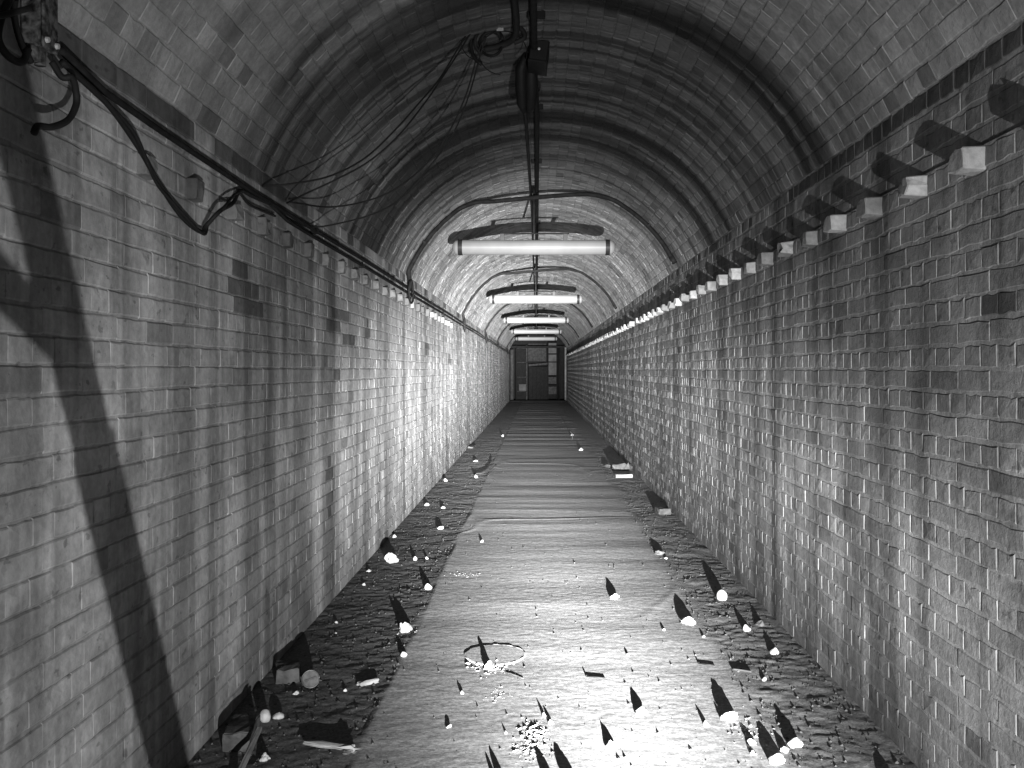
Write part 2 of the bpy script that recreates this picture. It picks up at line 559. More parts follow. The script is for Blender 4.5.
# patches where the limewash has gone and the dark brick shows (distance, height, half sizes)
bare_left = [(6.35, 1.76, 0.26, 0.05), (6.15, 1.68, 0.3, 0.05), (6.6, 1.60, 0.25, 0.04), (4.2, 1.80, 0.20, 0.05), (4.3, 1.72, 0.16, 0.05),
             (7.3, 1.72, 0.13, 0.05), (6.2, 1.42, 0.06, 0.04), (6.0, 0.83, 0.1, 0.05), (6.05, 0.55, 0.1, 0.05), (11.3, 1.66, 0.15, 0.1), (14.2, 1.60, 0.2, 0.06)]
bare_right = [(2.93, 1.59, 0.08, 0.04), (16.0, 1.5, 0.3, 0.1), (9.4, 1.62, 0.1, 0.04)]

def build_wall(key, parent, X, sgn, ztop, ncourse, stubs, bare):
    S = Surface(key, parent)
    pitch = ztop / ncourse
    for k in range(ncourse):
        header = (k % 2 == 1)
        step = PITCH_Y if header else PITCH_Y * 2
        ph = random.uniform(0, 0.02) + (0 if header else PITCH_Y * 0.5)
        p1, p2, a1, a2 = random.uniform(0, 6), random.uniform(0, 6), random.uniform(0.001, 0.0035), random.uniform(0.0008, 0.002)
        y = Y0 + ph
        while y < Y1 - 0.12:
            yc = y + step / 2
            z = (k + 0.5) * pitch + a1 * math.sin(yc * 1.3 + p1) + a2 * math.sin(yc * 4.1 + p2)
            kind = 'h' if header else 's'
            yy = yc
            t = rtint(0.05 if key == 'left' else 0.075)
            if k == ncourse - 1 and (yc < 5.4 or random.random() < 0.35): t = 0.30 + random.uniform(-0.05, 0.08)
            if key == 'left' and k == ncourse - 1 and (3.55 < yc < 3.75 or random.random() < 0.03): t = 0.9
            if key == 'left' and 2.0 < z < 2.26 and 5.2 < yc < 20 and random.random() < 0.18: t *= 0.5
            for (by, bz, hy, hz) in bare:
                if abs(yc - by) < hy and abs(z - bz) < hz and random.random() < 0.85: t = random.uniform(0.3, 0.45)
            x = X + sgn * (0.0 if not (key == 'right' and k > STUB_K) else -0.009) + random.gauss(0, 0.0004)
            rot = random.gauss(0, 0.006)
            if k == STUB_K and near_any(yc, stubs, 0.045):
                y += step; continue
            up = Vector((0, math.sin(rot), math.cos(rot)))
            # some stretchers are laid as two headers or snapped
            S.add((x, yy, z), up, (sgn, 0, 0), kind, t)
            y += step
    S.build()

build_wall('left', wall_left, XL, 1.0, ZL, 31, stub_l, bare_left)
build_wall('right', wall_right, XR, -1.0, ZR, 32, stub_r, bare_right)

def build_arch():
    S = Surface('arch', ceiling)
    arc = (A_LEFT - A_RIGHT) * R_ARCH
    nc = int(arc / 0.0753)
    for k in range(nc):
        header = (k % 2 == 1)
        step = PITCH_Y if header else PITCH_Y * 2
        ph = random.uniform(0, 0.02) + (0 if header else PITCH_Y * 0.5)
        p1, a1 = random.uniform(0, 6), random.uniform(0.001, 0.003)
        y = Y0 + ph
        while y < Y1 - 0.12:
            yc = y + step / 2
            ang = A_LEFT + (A_RIGHT - A_LEFT) * (k + 0.5 + 0.04 * math.sin(yc * 1.7 + p1)) / nc
            r = R_ARCH + random.gauss(0, 0.0007)
            x, z = arch_pt(ang, r)
            nr = Vector((-math.cos(ang), 0, -math.sin(ang)))
            up = Vector((math.sin(ang), 0, -math.cos(ang)))
            t = rtint()
            if random.random() < 0.10: t *= random.uniform(0.6, 0.9)
            S.add((x, yc, z), up, nr, 'h' if header else 's', t)
            y += step
    S.build()
build_arch()

# ---- jutting brick stubs (parts of the walls)
def stub_mesh(rs, w, h, p):
    bm = bmesh.new()
    add_box(bm, (-0.12, -w / 2, -h / 2), (p, w / 2, h / 2))
    bmesh.ops.subdivide_edges(bm, edges=bm.edges[:], cuts=1, use_grid_fill=True)
    for v in bm.verts:
        if v.co.x > 0.0:
            taper = 1 - 0.12 * (v.co.x / p)
            v.co.y *= taper; v.co.z *= taper
            v.co += Vector((rs.normal(0, 0.005), rs.normal(0, 0.004), rs.normal(0, 0.004)))
    bmesh.ops.bevel(bm, geom=[e for e in bm.edges if e.calc_face_angle(0) > 0.9], offset=0.004, segments=1, affect='EDGES')
    bmesh.ops.recalc_face_normals(bm, faces=bm.faces)
    me = bpy.data.meshes.new('brick_stub'); bm.to_mesh(me); bm.free()
    return me
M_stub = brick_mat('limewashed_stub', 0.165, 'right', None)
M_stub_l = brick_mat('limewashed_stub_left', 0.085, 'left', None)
for parent, X, sgn, lst, z, p in ((wall_left, XL, 1, stub_l, 27.5 * ZL / 31, 0.036), (wall_right, XR, -1, stub_r, 27.5 * ZR / 32, 0.064)):
    ms = [stub_mesh(np.random.default_rng(300 + i), 0.098, 0.076, p * (0.88 + 0.04 * i)) for i in range(7)]
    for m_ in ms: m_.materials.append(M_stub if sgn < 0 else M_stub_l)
    for i, y in enumerate(lst):
        if parent is wall_right and y > 9 and random.random() < 0.12: continue
        if y > Y1 - 1: continue
        o = bpy.data.objects.new('brick_stub', ms[random.randrange(7)])
        COL.objects.link(o)
        o.parent = parent
        o.location = (X, y + random.gauss(0, 0.006), z + random.gauss(0, 0.003))
        o.rotation_euler = (random.gauss(0, 0.04), 0, 0 if sgn > 0 else math.pi)

# ================================================================== floor
def floor_h(x, y):
    x = np.asarray(x, float); y = np.asarray(y, float)
    edge_l = -0.67 + 0.012 * vnoise(y * 3, y * 0, 3)
    edge_r = 0.97 + 0.06 * vnoise(y * 1.5, y * 0, 4) + 0.02 * vnoise(y * 7, y * 0, 5)
    slab = sstep(edge_l - 0.008, edge_l + 0.008, x) * (1 - sstep(edge_r - 0.05, edge_r + 0.05, x))
    rip = (0.0045 * vnoise(x * 0.55 + 0.3 * vnoise(x * 1.0, y * 0.6, 15), y * 2.3, 6) + 0.0018 * vnoise(x * 1.2, y * 5.0, 7) + 0.0006 * vnoise(x * 2.6, y * 13, 8))
    far = 0.42 + 0.58 * sstep(4.5, 12, y) + 0.9 * sstep(14, 30, y)
    ridge = 0.004 * np.exp(-((vnoise(x * 0.7, y * 0.9, 9)) / 0.035) ** 2) * sstep(-0.1, 0.3, vnoise(x * 1.0, y * 0.8, 10))
    grit = 0.0022 * vnoise(x * 22, y * 22, 11) + 0.0016 * vnoise(x * 48, y * 48, 12) + 0.003 * vnoise(x * 6, y * 6, 14)
    fine = 0.0006 * vnoise(x * 30, y * 40, 13)
    return slab * (0.006 + rip * far + fine + ridge * far) + (1 - slab) * (0.002 + grit)

xs = np.linspace(XL - 0.02, XR + 0.02, 220)
ys = [Y0]
while ys[-1] < Y1 + 3.0:
    y = ys[-1]
    ys.append(y + (0.05 if y < 3.2 else max(0.013, 0.0022 * y)))
ys = np.array(ys)
GX, GY = np.meshgrid(xs, ys)
GZ = floor_h(GX, GY)
nx, ny = len(xs), len(ys)
V = np.stack([GX, GY, GZ], -1).reshape(-1, 3)
i0 = (np.arange(ny - 1)[:, None] * nx + np.arange(nx - 1)[None, :]).ravel()
Q = np.stack([i0, i0 + 1, i0 + nx + 1, i0 + nx], -1)
me = bpy.data.meshes.new('floor')
me.vertices.add(len(V)); me.vertices.foreach_set('co', V.ravel())
me.loops.add(Q.size); me.loops.foreach_set('vertex_index', Q.ravel().astype(np.int32))
me.polygons.add(len(Q)); me.polygons.foreach_set('loop_start', (np.arange(len(Q)) * 4).astype(np.int32))
me.update(calc_edges=True)
floor = tag(link('floor', me, mat=M_floor, smooth=True), kind='structure')
floor['label'] = 'silted concrete tunnel floor with gravel strips along both walls'
print('floor verts', len(V))

# gravel and crumbs: real little stones, joined (nobody could count them)
OCT = np.array([(1, 0, 0), (-1, 0, 0), (0, 1, 0), (0, -1, 0), (0, 0, 1), (0, 0, -1)], float)
OCTF = np.array([(0, 2, 4), (2, 1, 4), (1, 3, 4), (3, 0, 4), (2, 0, 5), (1, 2, 5), (3, 1, 5), (0, 3, 5)])
def scatter(name, X, Y, SZ, mat, parent=None, lift=0.25, flat=0.8):
    n = len(X)
    Z = floor_h(X, Y)
    jit = rng.uniform(0.6, 1.25, (n, 6, 1))
    th = rng.uniform(0, 6.28, n)
    P = OCT[None] * jit * SZ[:, None, None]
    P[..., 2] *= flat
    c, s = np.cos(th)[:, None], np.sin(th)[:, None]
    x_ = P[..., 0] * c - P[..., 1] * s; y_ = P[..., 0] * s + P[..., 1] * c
    W = np.stack([x_ + X[:, None], y_ + Y[:, None], P[..., 2] + Z[:, None] + (SZ * lift)[:, None]], -1).reshape(-1, 3)
    F = (np.arange(n)[:, None, None] * 6 + OCTF[None]).reshape(-1, 3)
    me = bpy.data.meshes.new(name)
    me.vertices.add(len(W)); me.vertices.foreach_set('co', W.ravel())
    me.loops.add(F.size); me.loops.foreach_set('vertex_index', F.ravel().astype(np.int32))
    me.polygons.add(len(F)); me.polygons.foreach_set('loop_start', (np.arange(len(F)) * 3).astype(np.int32))
    me.update(calc_edges=True)
    me.shade_flat()
    return link(name, me, parent, mat=mat)

n = 9000
side = rng.random(n) < 0.55
X = np.where(side, rng.uniform(XL + 0.01, -0.66, n), rng.uniform(0.9, XR - 0.01, n))
Y = 2.2 + 15 * rng.random(n) ** 1.7
SZ = 0.0018 + 0.007 * rng.random(n) ** 5
tag(scatter('gravel', X, Y, SZ, M_gravel), 'fine grey gravel strewn along the foot of both walls', 'gravel', kind='stuff')
n = 1300
X = rng.uniform(-0.65, 0.95, n); Y = 3.0 + 11 * rng.random(n) ** 1.5
SZ = 0.0015 + 0.006 * rng.random(n) ** 5
tag(scatter('grit', X, Y, SZ, M_gravel), 'scattered specks of grit on the silted middle of the floor', 'grit', kind='stuff')

def crumb_pile(pxx, pyy, wpx, hpx, count, label, smax=0.012):
    x, y = on_floor(pxx, pyy)
    sc = y / FPX
    X = x + rng.normal(0, wpx * sc * 0.28, count); Y = y + rng.normal(0, 0.03 + hpx * 0.0035, count)
    SZ = 0.002 + 0.75 * smax * rng.random(count) ** 3
    tag(scatter('mortar_crumbs', X, Y, SZ, M_crumb, flat=0.45), label, 'crumbs', kind='stuff')
crumb_pile(490, 668, 30, 10, 170, 'pile of white mortar crumbs on near rim of the round floor cover', 0.016)
crumb_pile(534, 734, 24, 8, 150, 'spill of white crumbs, upper of two near the bottom edge')
crumb_pile(529, 750, 26, 8, 150, 'spill of white crumbs, lower of two near the bottom edge')
crumb_pile(469, 576, 34, 6, 60, 'faint flat scatter of pale crumbs in the middle distance of the slab', 0.005)
crumb_pile(752, 735, 40, 24, 80, 'pale crumbs among the big white stones lower right', 0.010)
crumb_pile(499, 697, 18, 8, 40, 'faint scatter of grit just below the round floor cover', 0.006)
crumb_pile(405, 634, 20, 6, 30, 'crumbs fallen around the lumpy white stone on the slab edge', 0.008)

# ================================================================== round cover in the floor
def round_cover():
    x, y = on_floor(495, 656)
    z = float(floor_h(x, y)) - 0.0004
    root = empty('floor_cover', (x, y, z))
    tag(root, 'round raised cover set in the middle of the floor', 'floor cover')
    bm = bmesh.new()
    prof = [(0.0, 0.0045), (0.148, 0.0045), (0.152, 0.0035), (0.154, -0.004)]
    n = 48
    rings = []
    for r, h in prof[1:]:
        rings.append([bm.verts.new((r * (1 + 0.015 * math.sin(3 * k / n * 6.28)) * math.cos(6.2832 * k / n), 1.15 * r * math.sin(6.2832 * k / n), h + 0.0012 * math.sin(k * 1.7))) for k in range(n)])
    for a, b in zip(rings, rings[1:]):
        for k in range(n): bm.faces.new((a[k], a[(k + 1) % n], b[(k + 1) % n], b[k]))
    bm.faces.new(rings[0])
    bm_obj('cover_plate', bm, M_floor, root)
    bm = bmesh.new()
    n = 56
    path = [(0.158 * math.cos(6.2832 * k / n), 0.182 * math.sin(6.2832 * k / n), -0.0045 + 0.001 * math.sin(k * 0.9)) for k in range(n + 1)]
    add_tube(bm, path, 0.003, 6)
    bm_obj('rim', bm, M_floor, root, smooth=True)
round_cover()

# ================================================================== loose stones
def stone_mesh(seed, rx, ry, rz, lump, mat, sub=3):
    rs = np.random.default_rng(seed)
    bm = bmesh.new()
    bmesh.ops.create_icosphere(bm, subdivisions=sub, radius=1.0)
    co = np.array([tuple(v.co) for v in bm.verts])
    d = np.zeros(len(co))
    for _ in range(7):
        ax = rs.normal(size=3); ax /= np.linalg.norm(ax)
        cut = rs.uniform(0.45, 0.95)
        over = co @ ax - cut
        d += np.where(over > 0, -over * lump, 0)
    tip = rs.uniform(-0.3, 0.3)
    nz = vnoise(co[:, 0] * 2.2 + seed, co[:, 1] * 2.2 + co[:, 2] * 1.7, seed) * 0.22 * lump + vnoise(co[:, 0] * 6 + seed, co[:, 1] * 6 + co[:, 2] * 5, seed + 1) * 0.10 * lump
    for v, a, b in zip(bm.verts, d, nz):
        q = Vector(v.co) * (1 + float(a) + float(b))
        if q.z < -0.75: q.z = -0.75
        if lump > 0.2:
            k_ = 1 - 0.38 * max(0.0, q.z + 0.15)
            q.x *= k_; q.y *= k_
            q.x += tip * max(0.0, q.z)
        v.co = (q.x * rx, q.y * ry, q.z * rz)
    bmesh.ops.recalc_face_normals(bm, faces=bm.faces)
    me = bpy.data.meshes.new('stone'); bm.to_mesh(me); bm.free()
    me.materials.append(mat)
    if lump < 0.6: me.polygons.foreach_set('use_smooth', [True] * len(me.polygons))
    return me

GS = 'loose stones on the tunnel floor'
STONES = [   # photo x, base y, width px, height px, lumpiness, material, label
    (390, 564, 17, 15, 1.0, 'w', 'big white lump of stone against the left wall, casting a wide shadow'),
    (393.5, 538, 7, 5, 0.8, 'w', 'small white stone just behind the big white lump at left wall'),
    (414.7, 561, 6, 6, 0.4, 'w', 'small white pebble right of the big white lump by left wall'),
    (426.7, 560, 4.5, 4, 0.8, 'w', 'tiny white chip nearest the slab edge, level with the big lump'),
    (428, 590, 9, 8.5, 0.25, 'w', 'smooth round white pebble on the left slab edge with pointed shadow'),
    (404, 633, 17, 14, 1.2, 'w', 'lumpy crumbling white stone on the slab edge with tall black shadow'),
    (403.5, 658, 8, 7, 0.4, 'w', 'round white pebble just in front of the lumpy crumbling stone'),
    (363.5, 586, 4.5, 3.5, 0.8, 'w', 'tiny pale chip at the left wall foot below the white lump'),
    (369, 572, 7, 4, 1.2, 'w', 'flat broken pale chip touching the left wall foot'),
    (440, 530, 9, 5, 0.5, 'w', 'oval white pebble in left gravel with a leaning black shadow'),
    (443, 509, 6, 4, 0.5, 'w', 'white pebble in left gravel, right one of a pair'),
    (426.5, 506, 6.5, 4, 0.7, 'w', 'white pebble by the left wall, left one of a pair'),
    (482, 543, 4.5, 4, 0.6, 'w', 'tiny white pebble alone on the left part of the slab'),
    (445.5, 482, 6, 5, 0.5, 'w', 'white pebble by the left wall in the middle distance'),
    (476, 478, 5, 4.5, 0.6, 'w', 'small white pebble beside a dark twig in the middle distance'),
    (475.6, 462, 6, 2.5, 0.5, 'w', 'flat white chip behind the twig, near the left wall'),
    (502.7, 437, 3.5, 3.5, 0.5, 'w', 'farthest white pebble on the left half of the floor'),
    (722.5, 601, 13, 12.5, 0.10, 'w', 'ball-shaped white stone near the right wall'),
    (616, 601, 13, 7, 0.9, 'w', 'flat white stone near the middle of the slab with blunt black shadow'),
    (666, 560, 5, 4, 0.8, 'g', 'grey chip in the right gravel behind the flat white stone'),
    (581, 451, 5, 4, 0.7, 'w', 'farthest white pebble on the right half of the floor'),
    (690, 627, 17, 12, 0.8, 'w', 'white angular stone left of the ball-shaped stone, right of slab centre'),
    (747.5, 632, 11, 9, 0.4, 'w', 'white oval stone in right gravel below the ball-shaped stone'),
    (775.6, 655, 12, 10, 0.4, 'w', 'white oval stone closest to the right wall foot'),
    (761.5, 627, 12, 8, 0.8, 'd', 'dark rough stone in the gravel beside the right wall'),
    (765, 682, 6, 6, 0.6, 'w', 'small white pebble in right gravel with thin forked shadow'),
    (642, 717, 14, 10, 0.9, 'w', 'white stone in the brightest patch of floor with a leaning shadow'),
    (628, 657, 4, 3.5, 0.6, 'g', 'tiny grey chip in the bright patch above the dropped nail'),
    (706, 728, 6, 7, 0.5, 'w', 'slim white pebble with a thin shadow left of the angular pair'),
    (733, 724, 18, 16, 1.1, 'w', 'large broken white stone at lower right, rearmost of the big cluster'),
    (723, 722, 6, 6, 0.8, 'w', 'small white chip leaning left of the large broken stone'),
    (797, 750, 17, 14, 1.0, 'w', 'big white stone at lower right, nearest the right wall'),
    (779, 768, 22, 18, 0.9, 'w', 'largest white stone, cut by the bottom edge at lower right'),
    (785, 754, 11, 10, 1.0, 'w', 'white stone wedged behind the largest one at the bottom edge'),
    (752, 747, 10, 9, 1.0, 'w', 'white chip left of the long black shadow at lower right'),
    (754, 757, 8, 7, 1.0, 'w', 'small white chip just below another chip, lower right'),
    (611.5, 750, 14, 9, 1.0, 'w', 'pale lump near the bottom edge in the bright patch'),
    (462, 696, 5, 5, 0.6, 'g', 'small grey pebble with pointed shadow left of the floor cover crumbs'),
    (544, 719, 5, 6, 0.5, 'w', 'tiny white pebble, upper of a pair near the white crumbs'),
    (550.5, 726, 6, 6, 0.5, 'w', 'tiny white pebble, lower of a pair near the white crumbs'),
    (506, 736, 4, 4, 0.6, 'w', 'tiny white chip left of the white crumb spills'),
    (449, 730, 9, 4.5, 1.0, 'g', 'flat grey chip on dark left part of the slab at bottom'),
    (489, 671, 10, 12, 0.9, 'w', 'white stone in the crumb pile on the round cover with pointed shadow'),
    (264, 724, 13, 15, 0.15, 'g', 'smooth grey ball-shaped stone near the left wall at bottom'),
    (277, 721, 14, 9, 0.5, 'g', 'half-buried grey stone right of the smooth grey ball'),
    (264, 763, 15, 12, 0.8, 'w', 'pale lump at lower left beside the leaning strip'),
    (295, 696, 8, 6, 0.9, 'w', 'pale chip in front of the brick by the left wall'),
    (345, 692, 5, 5, 0.6, 'w', 'white chip in the left gravel beside a broken tile strip'),
    (336, 624, 5, 3.5, 0.8, 'w', 'pale chip in the left gravel, higher of two'),
    (336, 634, 4, 3, 0.8, 'w', 'pale chip in the left gravel, lower of two'),
    (502, 783, 10, 12, 0.7, 'w', 'pale stone left below the bottom edge, throwing a three-pointed shadow'),
    (494, 780, 6, 9, 0.7, 'w', 'narrow pale stone beside another below the bottom edge, left of centre'),
    (549, 786, 14, 14, 0.7, 'w', 'pale stone just below the bottom edge near the middle'),
    (573, 789, 18, 18, 0.8, 'w', 'large pale stone just below the bottom edge, right of middle'),
    (890, 782, 17, 14, 0.8, 'w', 'pale stone below the bottom edge next to the right wall'),
    (572, 436, 5, 3, 0.9, 'g', 'grey chip far down the floor, right of centre'),
    (660, 556, 13, 6, 1.2, 'd', 'dark clump of rubble in the right gravel in the middle distance'),
    (608, 468, 12, 4, 1.2, 'd', 'dark rubble lump far down by the right wall, left one'),
    (704, 639, 5, 4, 0.9, 'g', 'grey chip below the white angular stone on the slab'),
    (664, 632, 4, 3, 0.9, 'g', 'grey speck-like chip left of the white angular stone'),
]
SM = {'w': M_stone_white, 'g': M_stone_grey, 'd': M_stone_dark}
for i, (sx, sy, w, h, lump, mk, lab) in enumerate(STONES):
    x, y = on_floor(sx, sy)
    sc = y / FPX
    rx = w * sc / 2 * 0.88; rz = h * sc / 2 * (1.0 if lump < 0.2 else 0.86)
    ry = rx * random.uniform(0.8, 1.1)
    me = stone_mesh(i * 3 + 1, rx, ry, rz, lump, SM[mk], 3 if w > 7 else 2)
    zmin = min(v.co.z for v in me.vertices)
    yy = y + ry * 0.7
    x = max(XL + rx + 0.012, min(XR - rx - 0.012, x))
    o = link('stone', me)
    o.location = (x, yy, float(floor_h(x, yy)) - zmin - 0.12 * rz)
    o.rotation_euler = (0, 0, random.uniform(-0.5, 0.5))
    tag(o, lab, 'stone', GS)

# ================================================================== other things lying on the floor
def rough_box(name, sx, sy, sz, loc, rot, mat, label, cat, seed=0, bevel=0.004, jit=0.003):
    rs = np.random.default_rng(seed + 900)
    bm = bmesh.new()
    add_box(bm, (-sx / 2, -sy / 2, 0), (sx / 2, sy / 2, sz))
    bmesh.ops.subdivide_edges(bm, edges=bm.edges[:], cuts=2, use_grid_fill=True)
    for v in bm.verts:
        v.co += Vector(rs.normal(0, jit, 3))
    bmesh.ops.bevel(bm, geom=[e for e in bm.edges if e.calc_face_angle(0) > 0.9], offset=bevel, segments=2, affect='EDGES')
    o = bm_obj(name, bm, mat)
    o.location = loc
    o.rotation_euler = rot
    tag(o, label, cat)
    return o

def fpos(pxx, pyy, dz=0.0):
    x, y = on_floor(pxx, pyy)
    return (x, y, float(floor_h(x, y)) + dz)

# bricks and strips against the left wall at the bottom of the picture
x, y, z = fpos(284, 683)
rough_box('loose_brick', 0.105, 0.16, 0.070, (x, y + 0.07, z - 0.004), (0, 0, 0.25), M_rubble, 'loose half brick standing at the foot of the left wall', 'brick', 1)
x, y, z = fpos(231, 752)
rough_box('loose_brick', 0.10, 0.20, 0.075, (x + 0.01, y + 0.10, z - 0.004), (0, 0, 0.08), M_rubble, 'loose whole brick by the left wall at the bottom edge', 'brick', 2)
x, y, z = fpos(247, 770)
o = rough_box('wooden_lath', 0.020, 0.27, 0.014, (x, y + 0.02, z + 0.002), (0.32, 0, -0.03), M_wood, 'narrow wooden strip leaning up beside the brick at lower left', 'lath', 3, 0.002, 0.001)
o.location.z += 0.043
# long thin slate, tilted, with a stone under it
x, y, z = fpos(328, 753)
rough_box('slate_piece', 0.215, 0.028, 0.012, (x, y + 0.03, z + 0.008), (0.0, 0.0, -0.36), M_slate, 'long thin slate strip with bright edge at lower left', 'slate', 4, 0.003, 0.0025)
x, y, z = fpos(347, 757)
rough_box('mortar_lump', 0.05, 0.05, 0.016, (x, y + 0.04, z - 0.003), (0, 0, 0.5), M_rubble, 'small mortar lump under the right end of the long slate strip', 'rubble', 5, 0.006, 0.004)
x, y, z = fpos(367, 686)
rough_box('roof_tile', 0.10, 0.03, 0.019, (x, y + 0.03, z - 0.002), (0.0, 0.0, 0.75), M_slate, 'short broken tile strip in the left gravel with wide black shadow', 'tile', 6, 0.002, 0.0015)
# tin lid
def tin_lid():
    x, y, z = fpos(309, 691)
    root = empty('tin_lid', (x, y + 0.03, z + 0.04))
    root.rotation_euler = (math.radians(62), 0, math.radians(12))
    tag(root, 'round tin lid leaning on the gravel beside the loose half brick', 'lid')
    bm = bmesh.new()
    bmesh.ops.create_cone(bm, cap_ends=True, segments=28, radius1=0.038, radius2=0.038, depth=0.004)
    bm_obj('lid_plate', bm, M_tin, root)
    n = 32
    tube_obj('rim', [(0.038 * math.cos(6.2832 * k / n), 0.038 * math.sin(6.2832 * k / n), 0.002) for k in range(n + 1)], 0.0028, M_tin, root, 6)
    box_obj('crease', (-0.026, -0.004, 0.001), (0.026, 0.004, 0.005), M_tin, root, 0.001, Matrix.Rotation(0.3, 4, 'Z'))
tin_lid()
# far slab against the left wall and bricks at the right
x, y, z = fpos(473, 448)
rough_box('slate_piece', 0.09, 0.42, 0.03, (x - 0.02, y + 0.1, z - 0.004), (0, 0.12, -0.1), M_stone_dark, 'dark slab lying by the left wall far down the tunnel', 'slate', 7)
x, y, z = fpos(664, 515)
rough_box('loose_brick', 0.12, 0.2, 0.06, (x, y + 0.1, z - 0.004), (0, 0, 0.1), M_rubble, 'loose brick by the right wall in the middle distance', 'brick', 8)
x, y, z = fpos(624, 478)
rough_box('loose_brick', 0.22, 0.11, 0.05, (x, y + 0.05, z - 0.004), (0, 0, 0.08), M_slate, 'pale loose brick far down by the right wall', 'brick', 9)
x, y, z = fpos(622, 471)
rough_box('brick_rubble', 0.26, 0.16, 0.08, (x, y + 0.10, z - 0.004), (0, 0, -0.2), M_stone_dark, 'dark chunk of rubble just behind the pale loose brick', 'rubble', 10, 0.012, 0.012)

def nail(pxx, pyy, length, rot, label, name='nail'):
    x, y, z = fpos(pxx, pyy, 0.003)
    root = empty(name, (x, y, z)); root.rotation_euler = (0, 0, rot)
    tag(root, label, 'nail', 'dropped nails on the slab')
    tube_obj('shank', [(-length / 2 + 0.01, 0, 0), (length / 2, 0, 0)], 0.0026, M_black, root, 8)
    bm = bmesh.new(); bmesh.ops.create_cone(bm, cap_ends=True, segments=10, radius1=0.006, radius2=0.006, depth=0.004, matrix=Matrix.Translation((-length / 2 + 0.008, 0, 0.002)) @ Matrix.Rotation(math.pi / 2, 4, 'Y'))
    bm_obj('head', bm, M_black, root)
nail(595, 679, 0.095, -0.28, 'long dark nail lying in the bright patch of the slab')
nail(706, 666, 0.085, -0.42, 'long dark nail lying near the right gravel, above the white cluster')

def twig(pts, rad, label):
    root = tube_obj('twig', catmull(pts, 4), rad, M_wood_dark, None, 6)
    tag(root, label, 'twig', 'twigs on the floor')
x, y, z = fpos(484, 474)
twig([(x - 0.13, y - 0.1, z + 0.012), (x, y, z + 0.015), (x + 0.09, y + 0.5, z + 0.03), (x + 0.13, y + 0.8, z + 0.05)], 0.008, 'crooked dark twig beside a white pebble on the left in middle distance')
x, y, z = fpos(513, 678)
twig([(x - 0.03, y + 0.03, z + 0.004), (x, y, z + 0.005), (x + 0.05, y - 0.04, z + 0.003)], 0.0016, 'thin dark splinter just below the round floor cover')
x, y, z = fpos(740, 673)
twig([(x - 0.03, y + 0.02, z + 0.006), (x + 0.01, y, z + 0.007), (x + 0.05, y - 0.02, z + 0.006)], 0.005, 'short dark stick in the right gravel by the forked pebble shadow')
x, y, z = fpos(572, 440)
twig([(x, y, z), (x + 0.01, y + 0.02, z + 0.1), (x - 0.04, y + 0.05, z + 0.17)], 0.008, 'dark twig sticking up far down the floor, right of centre')

# ================================================================== pipes and cables along the left wall
def wall_left_pt(pxx, pyy, off=0.03):
    d = FPX * (-(XL + off)) / (537 - pxx)
    return Vector((XL + off, d, EYE + (370 - pyy) * d / FPX))

def pipe_run(name, label, pts, rad, clips, group=None, cat='pipe', wallx=XL, offs=None):
    root = empty(name, pts[0])
    tag(root, label, cat, group)
    p0 = Vector(pts[0])
    tube_obj('tube', [Vector(p) - p0 for p in pts], rad, M_pipe, root, 10)
    for (cy, cz) in clips:
        lo = Vector((wallx - 0.004, cy - 0.011, cz - rad - 0.006)) - p0
        hi = Vector((pts[0][0] + rad + 0.004, cy + 0.011, cz + rad + 0.006)) - p0
        box_obj('saddle_clip', lo, hi, M_dark_metal, root, 0.003)
    return root

PZ = 2.195
pipe_run('conduit_pipe', 'black conduit pipe along the left wall, upper of the pair',
         [(XL + 0.03, 2.55, 2.245), (XL + 0.03, 2.8, 2.21), (XL + 0.03, 3.2, PZ + 0.005), (XL + 0.03, 4.3, PZ - 0.008)] +
         [(XL + 0.03, yy, PZ + 0.004 * math.sin(yy)) for yy in np.arange(5.5, 45, 1.5)], 0.0105,
         [(yy, PZ + 0.004 * math.sin(yy)) for yy in np.arange(5.5, 44, 3.0)])
pipe_run('conduit_pipe', 'black conduit pipe along the left wall, lower of the pair',
         [(XL + 0.026, 4.55, 2.185), (XL + 0.026, 4.9, 2.155)] + [(XL + 0.026, yy, PZ - 0.042 + 0.003 * math.sin(yy + 1)) for yy in np.arange(5.5, 45, 1.5)], 0.009,
         [(yy, PZ - 0.042 + 0.003 * math.sin(yy + 1)) for yy in np.arange(7.0, 44, 3.0)])

def cable(name, label, pts, rad, cat='cable', group=None, n=8, mat=None):
    o = tube_obj(name, catmull(pts, n), rad, mat or M_cable, None, 8)
    tag(o, label, cat, group)
    return o
# doubled cable sagging below the pipe
W = wall_left_pt
cable('sagging_cable', 'thick black cable sagging in a V below the left pipe',
      [W(62, 62, 0.05), W(95, 92, 0.05), W(114, 112, 0.045), W(140, 150, 0.04), W(160, 185, 0.035), W(182, 217, 0.03), W(201, 232, 0.03), W(206, 226, 0.03), W(220, 211, 0.075), W(233, 203, 0.04), W(240, 191, 0.03), W(252, 196, 0.03), W(268, 203, 0.03)], 0.0085)
cable('sagging_cable', 'second thinner black cable twisted along the V-shaped sag',
      [W(108, 104, 0.04), W(120, 116, 0.05), W(137, 138, 0.055), W(156, 182, 0.045), W(176, 206, 0.045), W(203, 234, 0.04), W(209, 222, 0.03), W(224, 207, 0.08), W(238, 193, 0.035), W(250, 205, 0.03), W(275, 216, 0.03)], 0.0055)
# hooked pair of cable ends below the junction box
cable('hooked_cable', 'thick cut cable curling from the left box back to the wall with plug end',
      [W(52, 62, 0.05), W(62, 77, 0.07), W(72, 78, 0.09), W(76, 92, 0.10), W(76, 105, 0.10), W(68, 120, 0.10), W(52, 127, 0.10), W(38, 126, 0.10), W(34, 133, 0.10)], 0.0085)

